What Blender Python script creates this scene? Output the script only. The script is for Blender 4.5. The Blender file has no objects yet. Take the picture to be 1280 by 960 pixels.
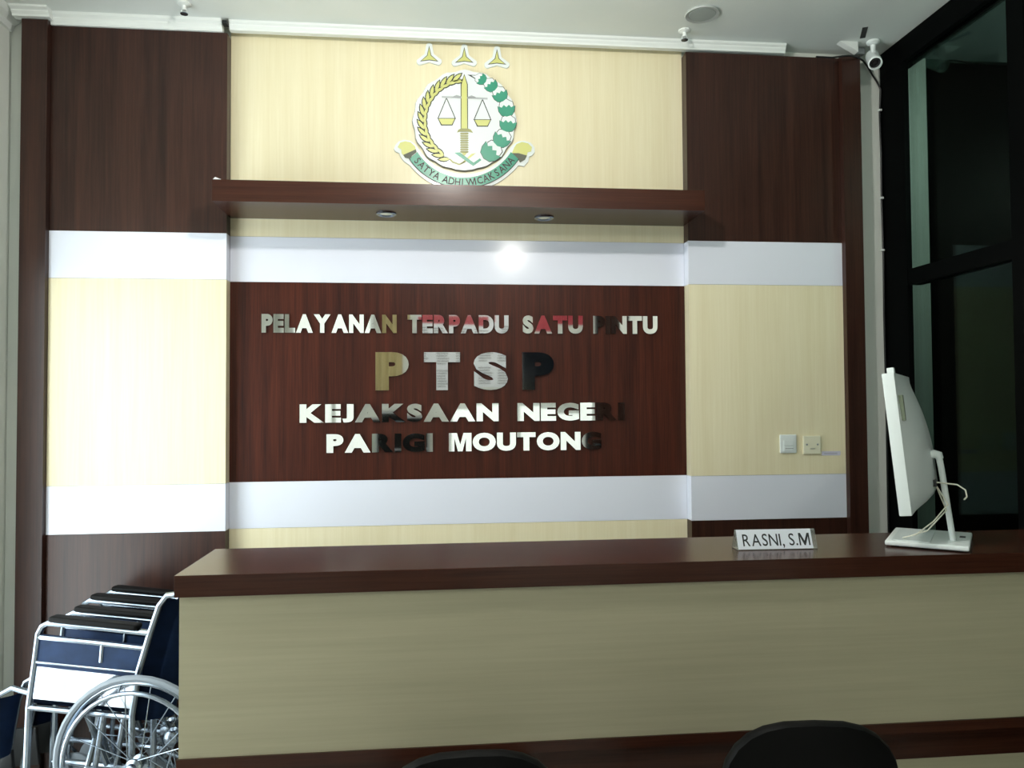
import bpy, bmesh, math, random
from mathutils import Vector, Matrix
random.seed(7)
S = bpy.context.scene
COL = S.collection
PI = math.pi

# ------------------------------------------------------------------ camera
F_PX, YAW, PITCH, ROLL = 965.28, .1019, .0286, -.0063
CAM = Vector((0, -3.6, 1.56))
fw = Vector((math.sin(YAW)*math.cos(PITCH), math.cos(YAW)*math.cos(PITCH), math.sin(PITCH)))
r0 = Vector((math.cos(YAW), -math.sin(YAW), 0)); u0 = r0.cross(fw)
rt = r0*math.cos(ROLL)+u0*math.sin(ROLL); up = -r0*math.sin(ROLL)+u0*math.cos(ROLL)
cam = bpy.data.cameras.new('camera'); cob = bpy.data.objects.new('camera', cam); COL.objects.link(cob)
cam.sensor_width = 36; cam.lens = 36*F_PX/1280; cam.clip_start = .02
cob.matrix_world = Matrix.Translation(CAM) @ Matrix((rt, up, -fw)).transposed().to_4x4()
S.camera = cob
def atY(px, py, Y):
    d = fw+rt*((px-640)/F_PX)+up*((480-py)/F_PX)
    return CAM+d*((Y-CAM.y)/d.y)

# ------------------------------------------------------------------ light and exposure
W = bpy.data.worlds.new('world'); S.world = W; W.use_nodes = True
W.node_tree.nodes['Background'].inputs[0].default_value = (.010, .014, .015, 1)
W.node_tree.nodes['Background'].inputs[1].default_value = 1.0
WINDOW_GLOW = 7.0      # daylight through the frosted glass door in the left wall
LAMP_GLOW = 1350.0     # bulbs under the ceiling
REAR_FILL = 0.80        # glowing panes added behind the viewer to whiten the mirror letters
S.view_settings.view_transform = 'Standard'; S.view_settings.look = 'None'
S.view_settings.exposure = -0.05; S.view_settings.gamma = 1.0
try: S.view_settings.use_curve_mapping = False
except Exception: pass

# ------------------------------------------------------------------ materials
MATS = {}
def mat(name, col, rough=.5, metal=0, spec=.5, coat=0, emit=None, trans=0, ior=1.45, alpha=1):
    if name in MATS: return MATS[name]
    m = bpy.data.materials.new(name); m.use_nodes = True; MATS[name] = m
    b = m.node_tree.nodes['Principled BSDF']
    b.inputs['Base Color'].default_value = (*col, 1); b.inputs['Roughness'].default_value = rough
    b.inputs['Metallic'].default_value = metal; b.inputs['Specular IOR Level'].default_value = spec
    b.inputs['Coat Weight'].default_value = coat; b.inputs['IOR'].default_value = ior
    b.inputs['Transmission Weight'].default_value = trans; b.inputs['Alpha'].default_value = alpha
    if emit:
        b.inputs['Emission Color'].default_value = (*emit[:3], 1); b.inputs['Emission Strength'].default_value = emit[3]
    return m
def grain(name, c1, c2, rough, axis='Z', scale=26, stretch=.03, spec=.5, bump=.03, coat=0, rvar=.05):
    """laminate with wood grain running along one axis"""
    m = mat(name, c1, rough, spec=spec, coat=coat); nt = m.node_tree; N = nt.nodes; L = nt.links
    b = N['Principled BSDF']
    tc = N.new('ShaderNodeTexCoord'); mp = N.new('ShaderNodeMapping')
    sc = {'X': (stretch, 1, 1), 'Z': (1, 1, stretch)}[axis]
    mp.inputs['Scale'].default_value = [s*scale for s in sc]
    L.new(tc.outputs['Object'], mp.inputs['Vector'])
    n1 = N.new('ShaderNodeTexNoise'); n1.inputs['Scale'].default_value = 1; n1.inputs['Detail'].default_value = 6; n1.inputs['Roughness'].default_value = .65
    n2 = N.new('ShaderNodeTexNoise'); n2.inputs['Scale'].default_value = 6; n2.inputs['Detail'].default_value = 3
    L.new(mp.outputs[0], n1.inputs['Vector']); L.new(mp.outputs[0], n2.inputs['Vector'])
    mx = N.new('ShaderNodeMath'); mx.operation = 'MULTIPLY_ADD'; mx.inputs[1].default_value = .35
    L.new(n2.outputs[0], mx.inputs[0]); 
    m2 = N.new('ShaderNodeMath'); m2.operation = 'MULTIPLY'; m2.inputs[1].default_value = .65
    L.new(n1.outputs[0], m2.inputs[0]); L.new(m2.outputs[0], mx.inputs[2])
    cr = N.new('ShaderNodeValToRGB'); cr.color_ramp.elements[0].position = .36; cr.color_ramp.elements[1].position = .64
    cr.color_ramp.elements[0].color = (*c1, 1); cr.color_ramp.elements[1].color = (*c2, 1)
    L.new(mx.outputs[0], cr.inputs[0]); L.new(cr.outputs[0], b.inputs['Base Color'])
    bp = N.new('ShaderNodeBump'); bp.inputs['Strength'].default_value = bump; bp.inputs['Distance'].default_value = .002
    L.new(mx.outputs[0], bp.inputs['Height']); L.new(bp.outputs[0], b.inputs['Normal'])
    return m
def mottled(name, c1, c2, rough, scale=3, bump=0):
    m = mat(name, c1, rough); nt = m.node_tree; N = nt.nodes; L = nt.links
    tc = N.new('ShaderNodeTexCoord'); n1 = N.new('ShaderNodeTexNoise'); n1.inputs['Scale'].default_value = scale; n1.inputs['Detail'].default_value = 5
    L.new(tc.outputs['Object'], n1.inputs['Vector'])
    cr = N.new('ShaderNodeValToRGB'); cr.color_ramp.elements[0].position = .35; cr.color_ramp.elements[1].position = .65
    cr.color_ramp.elements[0].color = (*c1, 1); cr.color_ramp.elements[1].color = (*c2, 1)
    L.new(n1.outputs[0], cr.inputs[0]); L.new(cr.outputs[0], N['Principled BSDF'].inputs['Base Color'])
    if bump:
        bp = N.new('ShaderNodeBump'); bp.inputs['Strength'].default_value = bump; bp.inputs['Distance'].default_value = .003
        L.new(n1.outputs[0], bp.inputs['Height']); L.new(bp.outputs[0], N['Principled BSDF'].inputs['Normal'])
    return m
M_BROWN = grain('brown_laminate', (.018, .006, .004), (.052, .019, .012), .33, spec=.5)
M_SIGN = grain('mahogany_laminate', (.022, .006, .004), (.078, .018, .009), .36, spec=.25)
M_BROWN_H = grain('brown_laminate_level', (.032, .010, .006), (.062, .020, .011), .25, axis='X', spec=.4)
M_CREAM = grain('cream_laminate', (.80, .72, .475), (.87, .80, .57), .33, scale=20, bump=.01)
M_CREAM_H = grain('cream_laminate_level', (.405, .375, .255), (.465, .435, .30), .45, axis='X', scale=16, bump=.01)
M_WHITE = mat('white_laminate', (.80, .83, .93), .15)
M_WALL = mottled('wall_paint', (.74, .78, .73), (.78, .81, .76), .7, 2)
M_CEIL = mottled('ceiling_paint', (.76, .81, .79), (.80, .84, .82), .75, 2.5)
M_TRIM = mat('trim_white', (.82, .86, .84), .4)
M_FLOOR = mottled('floor_tile', (.42, .40, .36), (.50, .48, .43), .2, 4)
M_FRAME = mat('black_aluminium', (.0012, .0016, .0016), .6, spec=.04)
M_CHROME = mat('mirror_steel', (.82, .82, .80), .03, metal=1)
M_EDGE = mat('letter_edge', (.5, .47, .42), .15, metal=1)
M_TUBE = mat('chromed_tube', (.28, .33, .39), .26, metal=1)
M_GREYM = mat('grey_metal', (.35, .37, .38), .4, metal=.6)
M_TYRE = mat('grey_tyre', (.20, .23, .26), .6)
M_NAVY = mottled('navy_vinyl', (.006, .018, .050), (.010, .027, .075), .6, 14); MATS['navy_vinyl'].node_tree.nodes['Principled BSDF'].inputs['Specular IOR Level'].default_value = .2
M_BLACKP = mat('black_plastic', (.010, .011, .012), .4)
M_BLACKV = mat('black_vinyl', (.004, .004, .004), .5, spec=.10)
M_WPLAS = mat('white_plastic', (.80, .86, .85), .3)
M_CPLAS = mat('cream_plastic', (.82, .80, .62), .3)
M_DARK = mat('dark_gap', (.004, .004, .004), .8, spec=.0)
M_INK = mat('ink', (.015, .02, .022), .5)
M_PAPER = mat('paper', (.82, .85, .90), .5)
M_RED = mat('red_print', (.45, .05, .07), .5)
M_GOLD = mat('gold_print', (.64, .65, .22), .35)
M_GOLDD = mat('gold_dark', (.30, .30, .10), .35)
M_GREEN = mat('green_print', (.035, .30, .19), .3)
M_EWHITE = mat('emblem_white', (.82, .88, .88), .18)
M_GLOW = mat('lamp_lens', (.9, .9, .9), .4, emit=(1, .97, .90, LAMP_GLOW))
M_DAY = mat('frosted_daylight_glass', (.8, .85, .9), .4, emit=(.88, .98, 1.0, WINDOW_GLOW))
M_FILL = mat('rear_fill_pane', (.8, .85, .82), .4, emit=(.92, 1.0, .95, REAR_FILL))
M_ACRY = mat('clear_acrylic', (.85, .90, .90), .08, trans=.9)
def glass_mat():
    m = bpy.data.materials.new('tinted_glass'); m.use_nodes = True; nt = m.node_tree; N = nt.nodes; L = nt.links
    N.clear(); o = N.new('ShaderNodeOutputMaterial'); mx = N.new('ShaderNodeMixShader'); t = N.new('ShaderNodeBsdfTransparent'); g = N.new('ShaderNodeBsdfGlossy')
    t.inputs[0].default_value = (.50, .62, .58, 1); g.inputs['Roughness'].default_value = .015; g.inputs[0].default_value = (.80, .95, .88, 1)
    f = N.new('ShaderNodeFresnel'); f.inputs[0].default_value = 1.15
    L.new(f.outputs[0], mx.inputs[0]); L.new(t.outputs[0], mx.inputs[1]); L.new(g.outputs[0], mx.inputs[2]); L.new(mx.outputs[0], o.inputs[0])
    return m
M_GLASS = glass_mat()

# ------------------------------------------------------------------ mesh helpers
def box(bm, x0, x1, y0, y1, z0, z1, M=None):
    x0, x1 = min(x0, x1), max(x0, x1); y0, y1 = min(y0, y1), max(y0, y1); z0, z1 = min(z0, z1), max(z0, z1)
    c = [Vector((x, y, z)) for z in (z0, z1) for y in (y0, y1) for x in (x0, x1)]
    if M: c = [M @ p for p in c]
    v = [bm.verts.new(p) for p in c]
    for f in ((0, 2, 3, 1), (4, 5, 7, 6), (0, 1, 5, 4), (2, 6, 7, 3), (0, 4, 6, 2), (1, 3, 7, 5)): bm.faces.new([v[i] for i in f])
def tube(bm, pts, r, n=8, closed=False, cap=True):
    pts = [Vector(p) for p in pts]; k = len(pts); rings = []
    rr = r if isinstance(r, (list, tuple)) else [r]*k
    prev = None
    for i, p in enumerate(pts):
        a = pts[i-1] if (i > 0 or closed) else p; b = pts[(i+1) % k] if (i < k-1 or closed) else p
        t = (b-a).normalized()
        if prev is None:
            ref = Vector((0, 0, 1)) if abs(t.z) < .9 else Vector((1, 0, 0)); nrm = t.cross(ref).normalized()
        else: nrm = (prev-t*prev.dot(t)).normalized()
        prev = nrm; bn = t.cross(nrm)
        rings.append([bm.verts.new(p+(nrm*math.cos(2*PI*j/n)+bn*math.sin(2*PI*j/n))*rr[i]) for j in range(n)])
    m = k if closed else k-1
    for i in range(m):
        A, B = rings[i], rings[(i+1) % k]
        for j in range(n): bm.faces.new((A[j], A[(j+1) % n], B[(j+1) % n], B[j]))
    if cap and not closed:
        bm.faces.new(rings[0][::-1]); bm.faces.new(rings[-1])
def lathe(bm, prof, M, n=20):
    """profile (radius, height) about local z, placed by M"""
    rings = []
    for r, h in prof:
        if r < 1e-6: rings.append([bm.verts.new(M @ Vector((0, 0, h)))])
        else: rings.append([bm.verts.new(M @ Vector((r*math.cos(2*PI*j/n), r*math.sin(2*PI*j/n), h))) for j in range(n)])
    for A, B in zip(rings, rings[1:]):
        for j in range(n):
            q = [A[j % len(A)], A[(j+1) % len(A)], B[(j+1) % len(B)], B[j % len(B)]]
            u = []
            for v in q:
                if v not in u: u.append(v)
            if len(u) > 2: bm.faces.new(u)
def prism(bm, poly, y0, y1):
    """2-D polygon in (x,z) extruded along y"""
    a = [bm.verts.new((x, y0, z)) for x, z in poly]; b = [bm.verts.new((x, y1, z)) for x, z in poly]
    n = len(poly)
    bm.faces.new(a); bm.faces.new(b[::-1])
    for i in range(n): bm.faces.new((a[i], b[i], b[(i+1) % n], a[(i+1) % n]))
def obj(name, bm, m, parent=None, smooth=False, bevel=0, seg=2):
    bmesh.ops.recalc_face_normals(bm, faces=bm.faces[:])
    if bevel: bmesh.ops.bevel(bm, geom=bm.edges[:], offset=bevel, segments=seg, profile=.6, affect='EDGES', clamp_overlap=True)
    me = bpy.data.meshes.new(name); bm.to_mesh(me); bm.free(); me.materials.append(m)
    if smooth:
        for p in me.polygons: p.use_smooth = True
        try: me.set_sharp_from_angle(angle=math.radians(38))
        except Exception: pass
    o = bpy.data.objects.new(name, me); COL.objects.link(o); o.parent = parent
    return o
def bx(name, x0, x1, y0, y1, z0, z1, m, parent=None, bevel=0, M=None):
    bm = bmesh.new(); box(bm, x0, x1, y0, y1, z0, z1, M); return obj(name, bm, m, parent, bevel=bevel)
def thing(name, label, cat, loc=(0, 0, 0), rz=0, group=None):
    o = bpy.data.objects.new(name, None); COL.objects.link(o); o.location = loc; o.rotation_euler = (0, 0, rz); o.empty_display_size = .05
    return tag(o, label, cat, group)
def tag(o, label, cat, group=None):
    o['label'] = label; o['category'] = cat
    if group: o['group'] = group
    return o
def struct(o, label=None, cat=None):
    o['kind'] = 'structure'
    if label: o['label'] = label
    if cat: o['category'] = cat
    return o
def rot(ax, a): return Matrix.Rotation(a, 4, ax)
def tr(*p): return Matrix.Translation(Vector(p))
def aim(p, d):
    """matrix with local z along d at p"""
    return tr(*p) @ Vector(d).to_track_quat('Z', 'Y').to_matrix().to_4x4()
def arc2(cx, cy, r, a0, a1, n): return [(cx+r*math.cos(math.radians(a0+(a1-a0)*i/n)), cy+r*math.sin(math.radians(a0+(a1-a0)*i/n))) for i in range(n+1)]

# ------------------------------------------------------------------ measures (metres; recessed sign wall is y = 0)
P = .06                                   # side panels stand 6 cm proud
XL, XLI, XRI, XRO = -1.667, -.915, 1.206, 1.974
PIL_L, PIL_R, PILY = -1.775, 2.067, -.09
Z1, Z2, Z3, Z4, ZT = 2.340, 2.132, 1.225, 1.016, 3.247
ZC = 3.30
WXL, WXR, YB = -1.865, 2.25, -6.0
SHY, SHZ0, SHZ1 = -.298, 2.422, 2.513

# ------------------------------------------------------------------ room shell
floor = struct(bx('floor', WXL-.1, WXR+2, YB-.1, .15, -.1, 0, M_DARK), 'dark base under the floor tiles', 'floor')
tile = None
nx = 0
for i in range(8):
    for j in range(10):
        x0 = WXL+i*.6; y1 = -j*.6
        if x0 > WXR: continue
        x1 = min(x0+.597, WXR+.05); 
        bm = bmesh.new(); box(bm, x0, x1, y1-.597, y1, 0, .008)
        obj('tile', bm, M_FLOOR, floor)
struct(bx('ceiling', WXL-.1, WXR+.06, YB-.1, .15, ZC, ZC+.1, M_CEIL), 'pale painted ceiling', 'ceiling')
struct(bx('ceiling_beyond', WXR+.06, 4.25, YB-.1, .15, ZC, ZC+.1, mat('shaded_ceiling', (.10, .12, .12), .7)), 'ceiling of the room behind the glass, its shade put into a dark colour', 'ceiling')  # separate dark colour carries the shade of the room beyond
wall = struct(bx('wall_back', WXL-.1, WXR+.1, .012, .12, 0, ZC, M_WALL), 'back wall clad in brown, cream and white laminate panels', 'wall')
G = .0012   # joint between laminate sheets
def sheet(name, x0, x1, z0, z1, yf, m, yb=.012): return bx(name, x0+G/2, x1-G/2, yf, yb, z0+G/2, z1-G/2, m, wall)
# recess, from the top down
sheet('cream_panel', XLI, XRI, Z1, ZC-.005, 0, M_CREAM)
sheet('white_band', XLI, XRI, Z2, Z1, 0, M_WHITE)
sheet('brown_sign_panel', XLI, XRI, Z3, Z2, 0, M_SIGN)
sheet('white_band', XLI, XRI, Z4, Z3, 0, M_WHITE)
sheet('cream_panel', XLI, XRI, .1, Z4, 0, M_CREAM)
for xa, xb in ((XL, XLI), (XRI, XRO)):
    sheet('brown_panel', xa, xb, Z1, ZT, -P, M_BROWN)
    sheet('white_band', xa, xb, Z2, Z1, -P, M_WHITE)
    sheet('cream_panel', xa, xb, Z3, Z2, -P, M_CREAM)
    sheet('white_band', xa, xb, Z4, Z3, -P, M_WHITE)
    sheet('brown_panel', xa, xb, 0.01, Z4, -P, M_BROWN)
sheet('brown_pilaster', PIL_L, XL, 0.01, ZT+.012, PILY, M_BROWN)
sheet('brown_pilaster', XRO, PIL_R, 0.01, ZT+.002, PILY, M_BROWN)
sheet('strip', WXL, PIL_L, .01, ZC, .004, M_WALL); sheet('strip', PIL_R, WXR-.03, .01, ZC, .004, M_WALL)
struct(bx('wall_beyond', WXR+.1, 2.475, .012, .12, 0, ZC, M_WALL), 'pale wall strip seen through the tinted glass', 'wall')
struct(bx('wall_dark', 2.475, 4.2, .02, .12, 0, ZC, M_DARK), 'wall behind the tinted glass, its darkness put into the colour', 'wall')  # black colour in place of a wall left in the dark

# cornice: moulded profile swept along x, ending ragged at the right
def cornice(name, x0, x1, y, s=1.0, zb=ZT, d=.03):
    h = ZC-zb
    prof = [(y+.02, zb), (y-d*.35, zb), (y-d*.35, zb+h*.22), (y-d*.6, zb+h*.45), (y-d*.6, zb+h*.6), (y-d, zb+h*.75), (y-d, ZC-.0005), (y+.02, ZC-.0005)]
    bm = bmesh.new()
    a = [bm.verts.new((x0, p, q)) for p, q in prof]; b = [bm.verts.new((x1, p, q)) for p, q in prof]
    bm.faces.new(a); bm.faces.new(b[::-1])
    for i in range(len(prof)): bm.faces.new((a[i], b[i], b[(i+1) % len(prof)], a[(i+1) % len(prof)]))
    return obj(name, bm, M_TRIM)
struct(cornice('trim_1', XL+.002, -.935, -P, d=.03), 'white cornice over the left brown panel', 'cornice')
struct(cornice('trim_2', -.905, 1.70, -P, zb=ZT+.010, d=.022), 'white cornice above the emblem wall', 'cornice')
struct(cornice('trim_3', PIL_L-.03, XL+.016, PILY-.004, zb=ZT+.014, d=.045), 'white cornice wrapped over the left pilaster', 'cornice')
bm = bmesh.new()
prof = [(WXL, ZT-.01), (WXL+.012, ZT-.01), (WXL+.018, ZT+.015), (WXL+.04, ZT+.03), (WXL+.055, ZC-.0005), (WXL, ZC-.0005)]
a = [bm.verts.new((p, -.005, q)) for p, q in prof]; b = [bm.verts.new((p, YB+.01, q)) for p, q in prof]
bm.faces.new(a); bm.faces.new(b[::-1])
for i in range(len(prof)): bm.faces.new((a[i], b[i], b[(i+1) % len(prof)], a[(i+1) % len(prof)]))
struct(obj('trim_4', bm, M_TRIM), 'white cornice along the left wall', 'cornice')

# left wall with the bright frosted glass door
DY0, DY1, DZ = -.42, -2.0, 2.35
bm = bmesh.new()
box(bm, WXL-.1, WXL, DY0, .012, 0, ZC); box(bm, WXL-.1, WXL, YB, DY1, 0, ZC); box(bm, WXL-.1, WXL, DY1, DY0, DZ, ZC)
struct(obj('wall_left', bm, M_WALL), 'pale left wall around the glass door', 'wall')
door = bpy.data.objects.new('door_1', None); COL.objects.link(door); door.location = (WXL-.05, (DY0+DY1)/2, 0); struct(door, 'bright frosted glass double door in the left wall', 'door')
def rel(o, par): o.parent = par; o.matrix_parent_inverse = Matrix.Translation(-par.location); return o
bm = bmesh.new()
for y in (DY0, DY1+.06): box(bm, WXL-.08, WXL+.012, y-.06, y, 0.009, DZ)
box(bm, WXL-.08, WXL+.012, DY1+.06, DY0-.06, DZ-.06, DZ)
rel(obj('door_frame', bm, M_TRIM), door)
ym = (DY0+DY1)/2
for ya, yb in ((DY0-.063, ym+.003), (ym-.003, DY1+.063)):
    leaf = bmesh.new()
    for y in (ya, yb+.05): box(leaf, WXL-.06, WXL-.02, y-.05, y, .02, DZ-.065)
    box(leaf, WXL-.06, WXL-.02, yb+.05, ya-.05, .02, .12); box(leaf, WXL-.06, WXL-.02, yb+.05, ya-.05, DZ-.115, DZ-.065)
    lf = rel(obj('door_leaf', leaf, M_TRIM), door)
    pn = bx('pane', WXL-.045, WXL-.035, yb+.05, ya-.05, .12, DZ-.115, M_DAY); rel(pn, door)
    hb = bmesh.new(); yy = ym+(.05 if ya > ym+.1 else -.05); tube(hb, [(WXL-.02, yy, .85), (WXL+.03, yy, .88), (WXL+.03, yy, 1.22), (WXL-.02, yy, 1.25)], .011)
    rel(obj('door_handle', hb, M_TUBE, smooth=True), door)

# right wall: black aluminium frame with tinted glass, plain wall further back
FX = 2.225
GY = -3.85
gw = bpy.data.objects.new('window_1', None); COL.objects.link(gw); gw.location = (WXR, 0, 0); struct(gw, 'dark tinted glass partition in black aluminium frame at the right', 'window')
posts = [0.003, -.845, -1.75, -2.65, GY+.08]
for i, y in enumerate(posts):
    w = .188 if i == 0 else .085
    rel(bx('mullion', FX, FX+(.026 if i == 0 else .08), y-w, y, .009, ZC-.115, M_FRAME), gw)
rel(bx('head_rail', FX, FX+.08, GY, .003, ZC-.114, ZC-.0005, M_FRAME), gw)
for i in range(len(posts)-1):
    ya = posts[i]-(.188 if i == 0 else .085); yb = posts[i+1]
    rel(bx('transom', FX+.003, FX+.07, yb, ya, 2.118, 2.192, M_FRAME), gw)
    rel(bx('sill_rail', FX+.003, FX+.07, yb, ya, .009, .09, M_FRAME), gw)
    rel(bx('pane', WXR, WXR+.008, yb, ya, .09, 2.118, M_GLASS), gw)
    rel(bx('pane', WXR, WXR+.008, yb, ya, 2.192, ZC-.114, M_GLASS), gw)
struct(bx('wall_right', FX+.02, FX+.12, -5.05, GY, 0, ZC, M_WALL), 'pale right wall behind the glass partition', 'wall')
struct(bx('wall_outside', 4.2, 4.25, YB, .15, -.1, ZC+.1, M_DARK), 'wall of the room behind the glass, coloured black to look unlit', 'wall')  # black colour keeps this wall looking unlit
struct(bx('wall_rear', WXL-.1, 4.2, YB-.1, YB, 0, ZC, M_WALL), 'pale wall opposite the sign, seen only in mirror letters', 'wall')

# ------------------------------------------------------------------ unseen rear wall things, guessed for what the mirror letters reflect
nb = thing('notice_board', 'large white notice board of printed sheets on the rear wall', 'notice board', (.4, YB+.003, 1.7))
bx('board', -.62, .62, 0, .02, 0, 1.0, M_PAPER, nb)
bx('header', -.60, .30, .02, .024, .86, .98, M_RED, nb)
for i in range(5):
    for j in range(3):
        x0 = -.6+i*.24; z0 = .02+j*.28
        s = bx('sheet', x0, x0+.22, .02, .023, z0, z0+.26, M_PAPER, nb)
        bm = bmesh.new()
        for k in range(7): box(bm, x0+.02, x0+.02+random.uniform(.10, .18), .023, .0235, z0+.025+k*.032, z0+.035+k*.032)
        obj('printed_lines', bm, M_INK, s)
tv = thing('television', 'dark television added on the rear wall to darken a mirror letter', 'television', (1.40, YB+.003, 1.72))  # invented, gives the mirror letters a dark patch to reflect
bx('bezel', -.36, .36, 0, .05, 0, .58, M_BLACKP, tv, bevel=.004); bx('screen', -.345, .345, .05, .053, .015, .565, mat('screen_off', (.006, .008, .012), .1), tv)
def fill_window(n, x0, x1, z0, z1, lab):  # invented glowing windows: white reflections and soft front fill
    w = bpy.data.objects.new('window_%d' % n, None); COL.objects.link(w); w.location = ((x0+x1)/2, YB, z0); struct(w, lab, 'window')
    bm = bmesh.new()
    for xa in (x0, (x0+x1)/2-.025, x1-.05): box(bm, xa, xa+.05, YB+.001, YB+.05, z0, z1)
    for za in (z0, z1-.05): box(bm, x0, x1, YB+.001, YB+.045, za, za+.05)
    rel(obj('window_frame', bm, M_TRIM), w)
    xm = (x0+x1)/2
    for xa, xb in ((x0+.05, xm-.025), (xm+.025, x1-.05)): rel(bx('pane', xa, xb, YB+.01, YB+.02, z0+.05, z1-.05, M_FILL), w)
fill_window(2, -1.80, -.78, .25, 2.85, 'tall glowing window added in the rear wall to whiten the mirror letters')
fill_window(3, .18, 2.02, .45, 1.62, 'wide glowing window added below the notice board to whiten the mirror letters')
d2 = bpy.data.objects.new('door_2', None); COL.objects.link(d2); d2.location = (2.4, YB, 0); struct(d2, 'dark wooden door added in the rear wall to darken the right mirror letters', 'door')  # invented dark surface for the right-hand letters to mirror
rel(bx('door_leaf', 2.08, 2.80, YB+.01, YB+.05, .01, 2.84, M_BROWN), d2); rel(bx('door_frame', 2.04, 2.079, YB+.001, YB+.07, .009, 2.88, M_BLACKP), d2); rel(bx('door_handle', 2.12, 2.22, YB+.05, YB+.09, 1.0, 1.02, M_TUBE), d2)
tag(bx('banner', 1.30, 1.98, YB+.002, YB+.02, 2.52, 2.86, M_RED), 'red banner over the dark cabinet on the rear wall', 'banner')
fc = thing('filing_cabinet', 'low dark filing cabinet added by the rear wall to darken some mirror letters', 'cabinet', (-.40, YB, 0))  # invented dark block for the lower letter lines to mirror
bx('body', -.24, .24, .01, .6, .009, 1.42, M_GREYM, fc, bevel=.004)
for k in range(4):
    d = bx('drawer', -.225, .225, .6, .615, .04+k*.345, .365+k*.345, M_BLACKV, fc); bx('handle', -.06, .06, .615, .63, .26+k*.345, .275+k*.345, M_TUBE, d)
cu = thing('curtain', 'tan curtain added on the rear wall to tint the mirror letters', 'curtain', (-.48, YB, 0))  # invented tan surface, colours the letter reflections
bm = bmesh.new(); pts = [(x, .05+.025*math.sin(x*70)) for x in [-.18+i*.006 for i in range(61)]]
a = [bm.verts.new((x, y, 1.6)) for x, y in pts]; b = [bm.verts.new((x, y, 2.75)) for x, y in pts]
for i in range(60): bm.faces.new((a[i], a[i+1], b[i+1], b[i]))
obj('cloth', bm, mat('tan_cloth', (.55, .47, .25), .8), cu, smooth=True)
bm = bmesh.new(); tube(bm, [(-.25, .05, 2.76), (.25, .05, 2.76)], .012); obj('rod', bm, M_TUBE, cu)
for x in (-.22, .22): bx('bracket', x-.01, x+.01, 0, .05, 2.745, 2.775, M_TUBE, cu)

# ------------------------------------------------------------------ ceiling fittings
def bulb_lamp(x, y, label, r=.034, z=3.08):
    t = thing('ceiling_lamp', label, 'lamp', (x, y, ZC), group='bulb lamps under the ceiling')
    bm = bmesh.new(); lathe(bm, [(.05, 0), (.05, -.012), (.035, -.022), (.009, -.026), (.009, z-ZC+.085), (.021, z-ZC+.083), (.021, z-ZC+.04), (0, z-ZC+.04)], Matrix(), 24); obj('holder', bm, M_TRIM, t, smooth=True)
    c = z-ZC
    bm = bmesh.new(); lathe(bm, [(.018, c+.039), (.022, c+.034)]+[(r*math.sin(a), c+r*math.cos(a)) for a in [.75+i*(PI-.75)/9 for i in range(9)]]+[(0, c-r)], Matrix(), 20); obj('bulb', bm, M_GLOW, t, smooth=True)
bulb_lamp(.10, -1.72, 'lit bulb lamp hanging above the reception counter')
bulb_lamp(.79, -4.06, 'lit bulb lamp hanging in the middle of the hall', .020)
bulb_lamp(2.95, -.75, 'small bulb lamp added out of view behind the tinted glass to light the wall strip', .0105, 2.95)  # added lamp out of view, brightens the strip beyond the glass
bm = bmesh.new(); lathe(bm, [(0, -.012), (.066, -.012), (.0735, -.008), (.0735, 0)], tr(1.197, -.318, ZC), 36)
cs = thing('ceiling_speaker', 'round flat grey speaker cover set in the ceiling', 'speaker', (1.197, -.318, ZC))
bm.free()
bm = bmesh.new(); lathe(bm, [(.060, -.006), (.0735, -.008), (.0745, -.004), (.0745, 0)], Matrix(), 36); obj('rim', bm, mat('speaker_rim', (.42, .45, .44), .6), cs, smooth=True)
bm = bmesh.new(); lathe(bm, [(0, -.0075), (.058, -.0065), (.060, -.004), (.060, 0)], Matrix(), 36); obj('grille', bm, mat('speaker_grille', (.36, .40, .39), .7), cs, smooth=True)
def sprinkler(x, y, label):
    t = thing('sprinkler', label, 'sprinkler', (x, y, ZC), group='ceiling sprinklers')
    bm = bmesh.new(); lathe(bm, [(.028, 0), (.028, -.004), (.014, -.009), (.009, -.010), (.009, -.03), (0, -.03)], Matrix(), 20); obj('escutcheon', bm, M_TRIM, t, smooth=True)
    bm = bmesh.new()
    for s in (-1, 1): tube(bm, [(s*.008, 0, -.024), (s*.013, 0, -.034), (s*.006, 0, -.044)], .0022, 6)
    obj('yoke', bm, M_TRIM, t)
    bm = bmesh.new(); lathe(bm, [(.0, -.043), (.016, -.043), (.016, -.046), (0, -.046)], Matrix(), 14); obj('deflector', bm, M_TUBE, t)
sprinkler(1.168, -.16, 'white sprinkler head on the ceiling beside the grey speaker')
sprinkler(-1.06, -.20, 'small sprinkler head on the ceiling above the left brown panel')
tag(bx('bracket', -.930, -.908, -.098, -.06, 3.272, 3.287, M_BLACKP, bevel=.002), 'tiny black bracket in the gap of the white cornice', 'bracket')
tag(bx('sticker', -.012, .012, -.055, .055, -.0015, 0, M_BLACKP, M=tr(2.015, -.215, ZC) @ rot('Z', -.42)), 'small black strip stuck on the ceiling by the camera', 'sticker')

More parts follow.
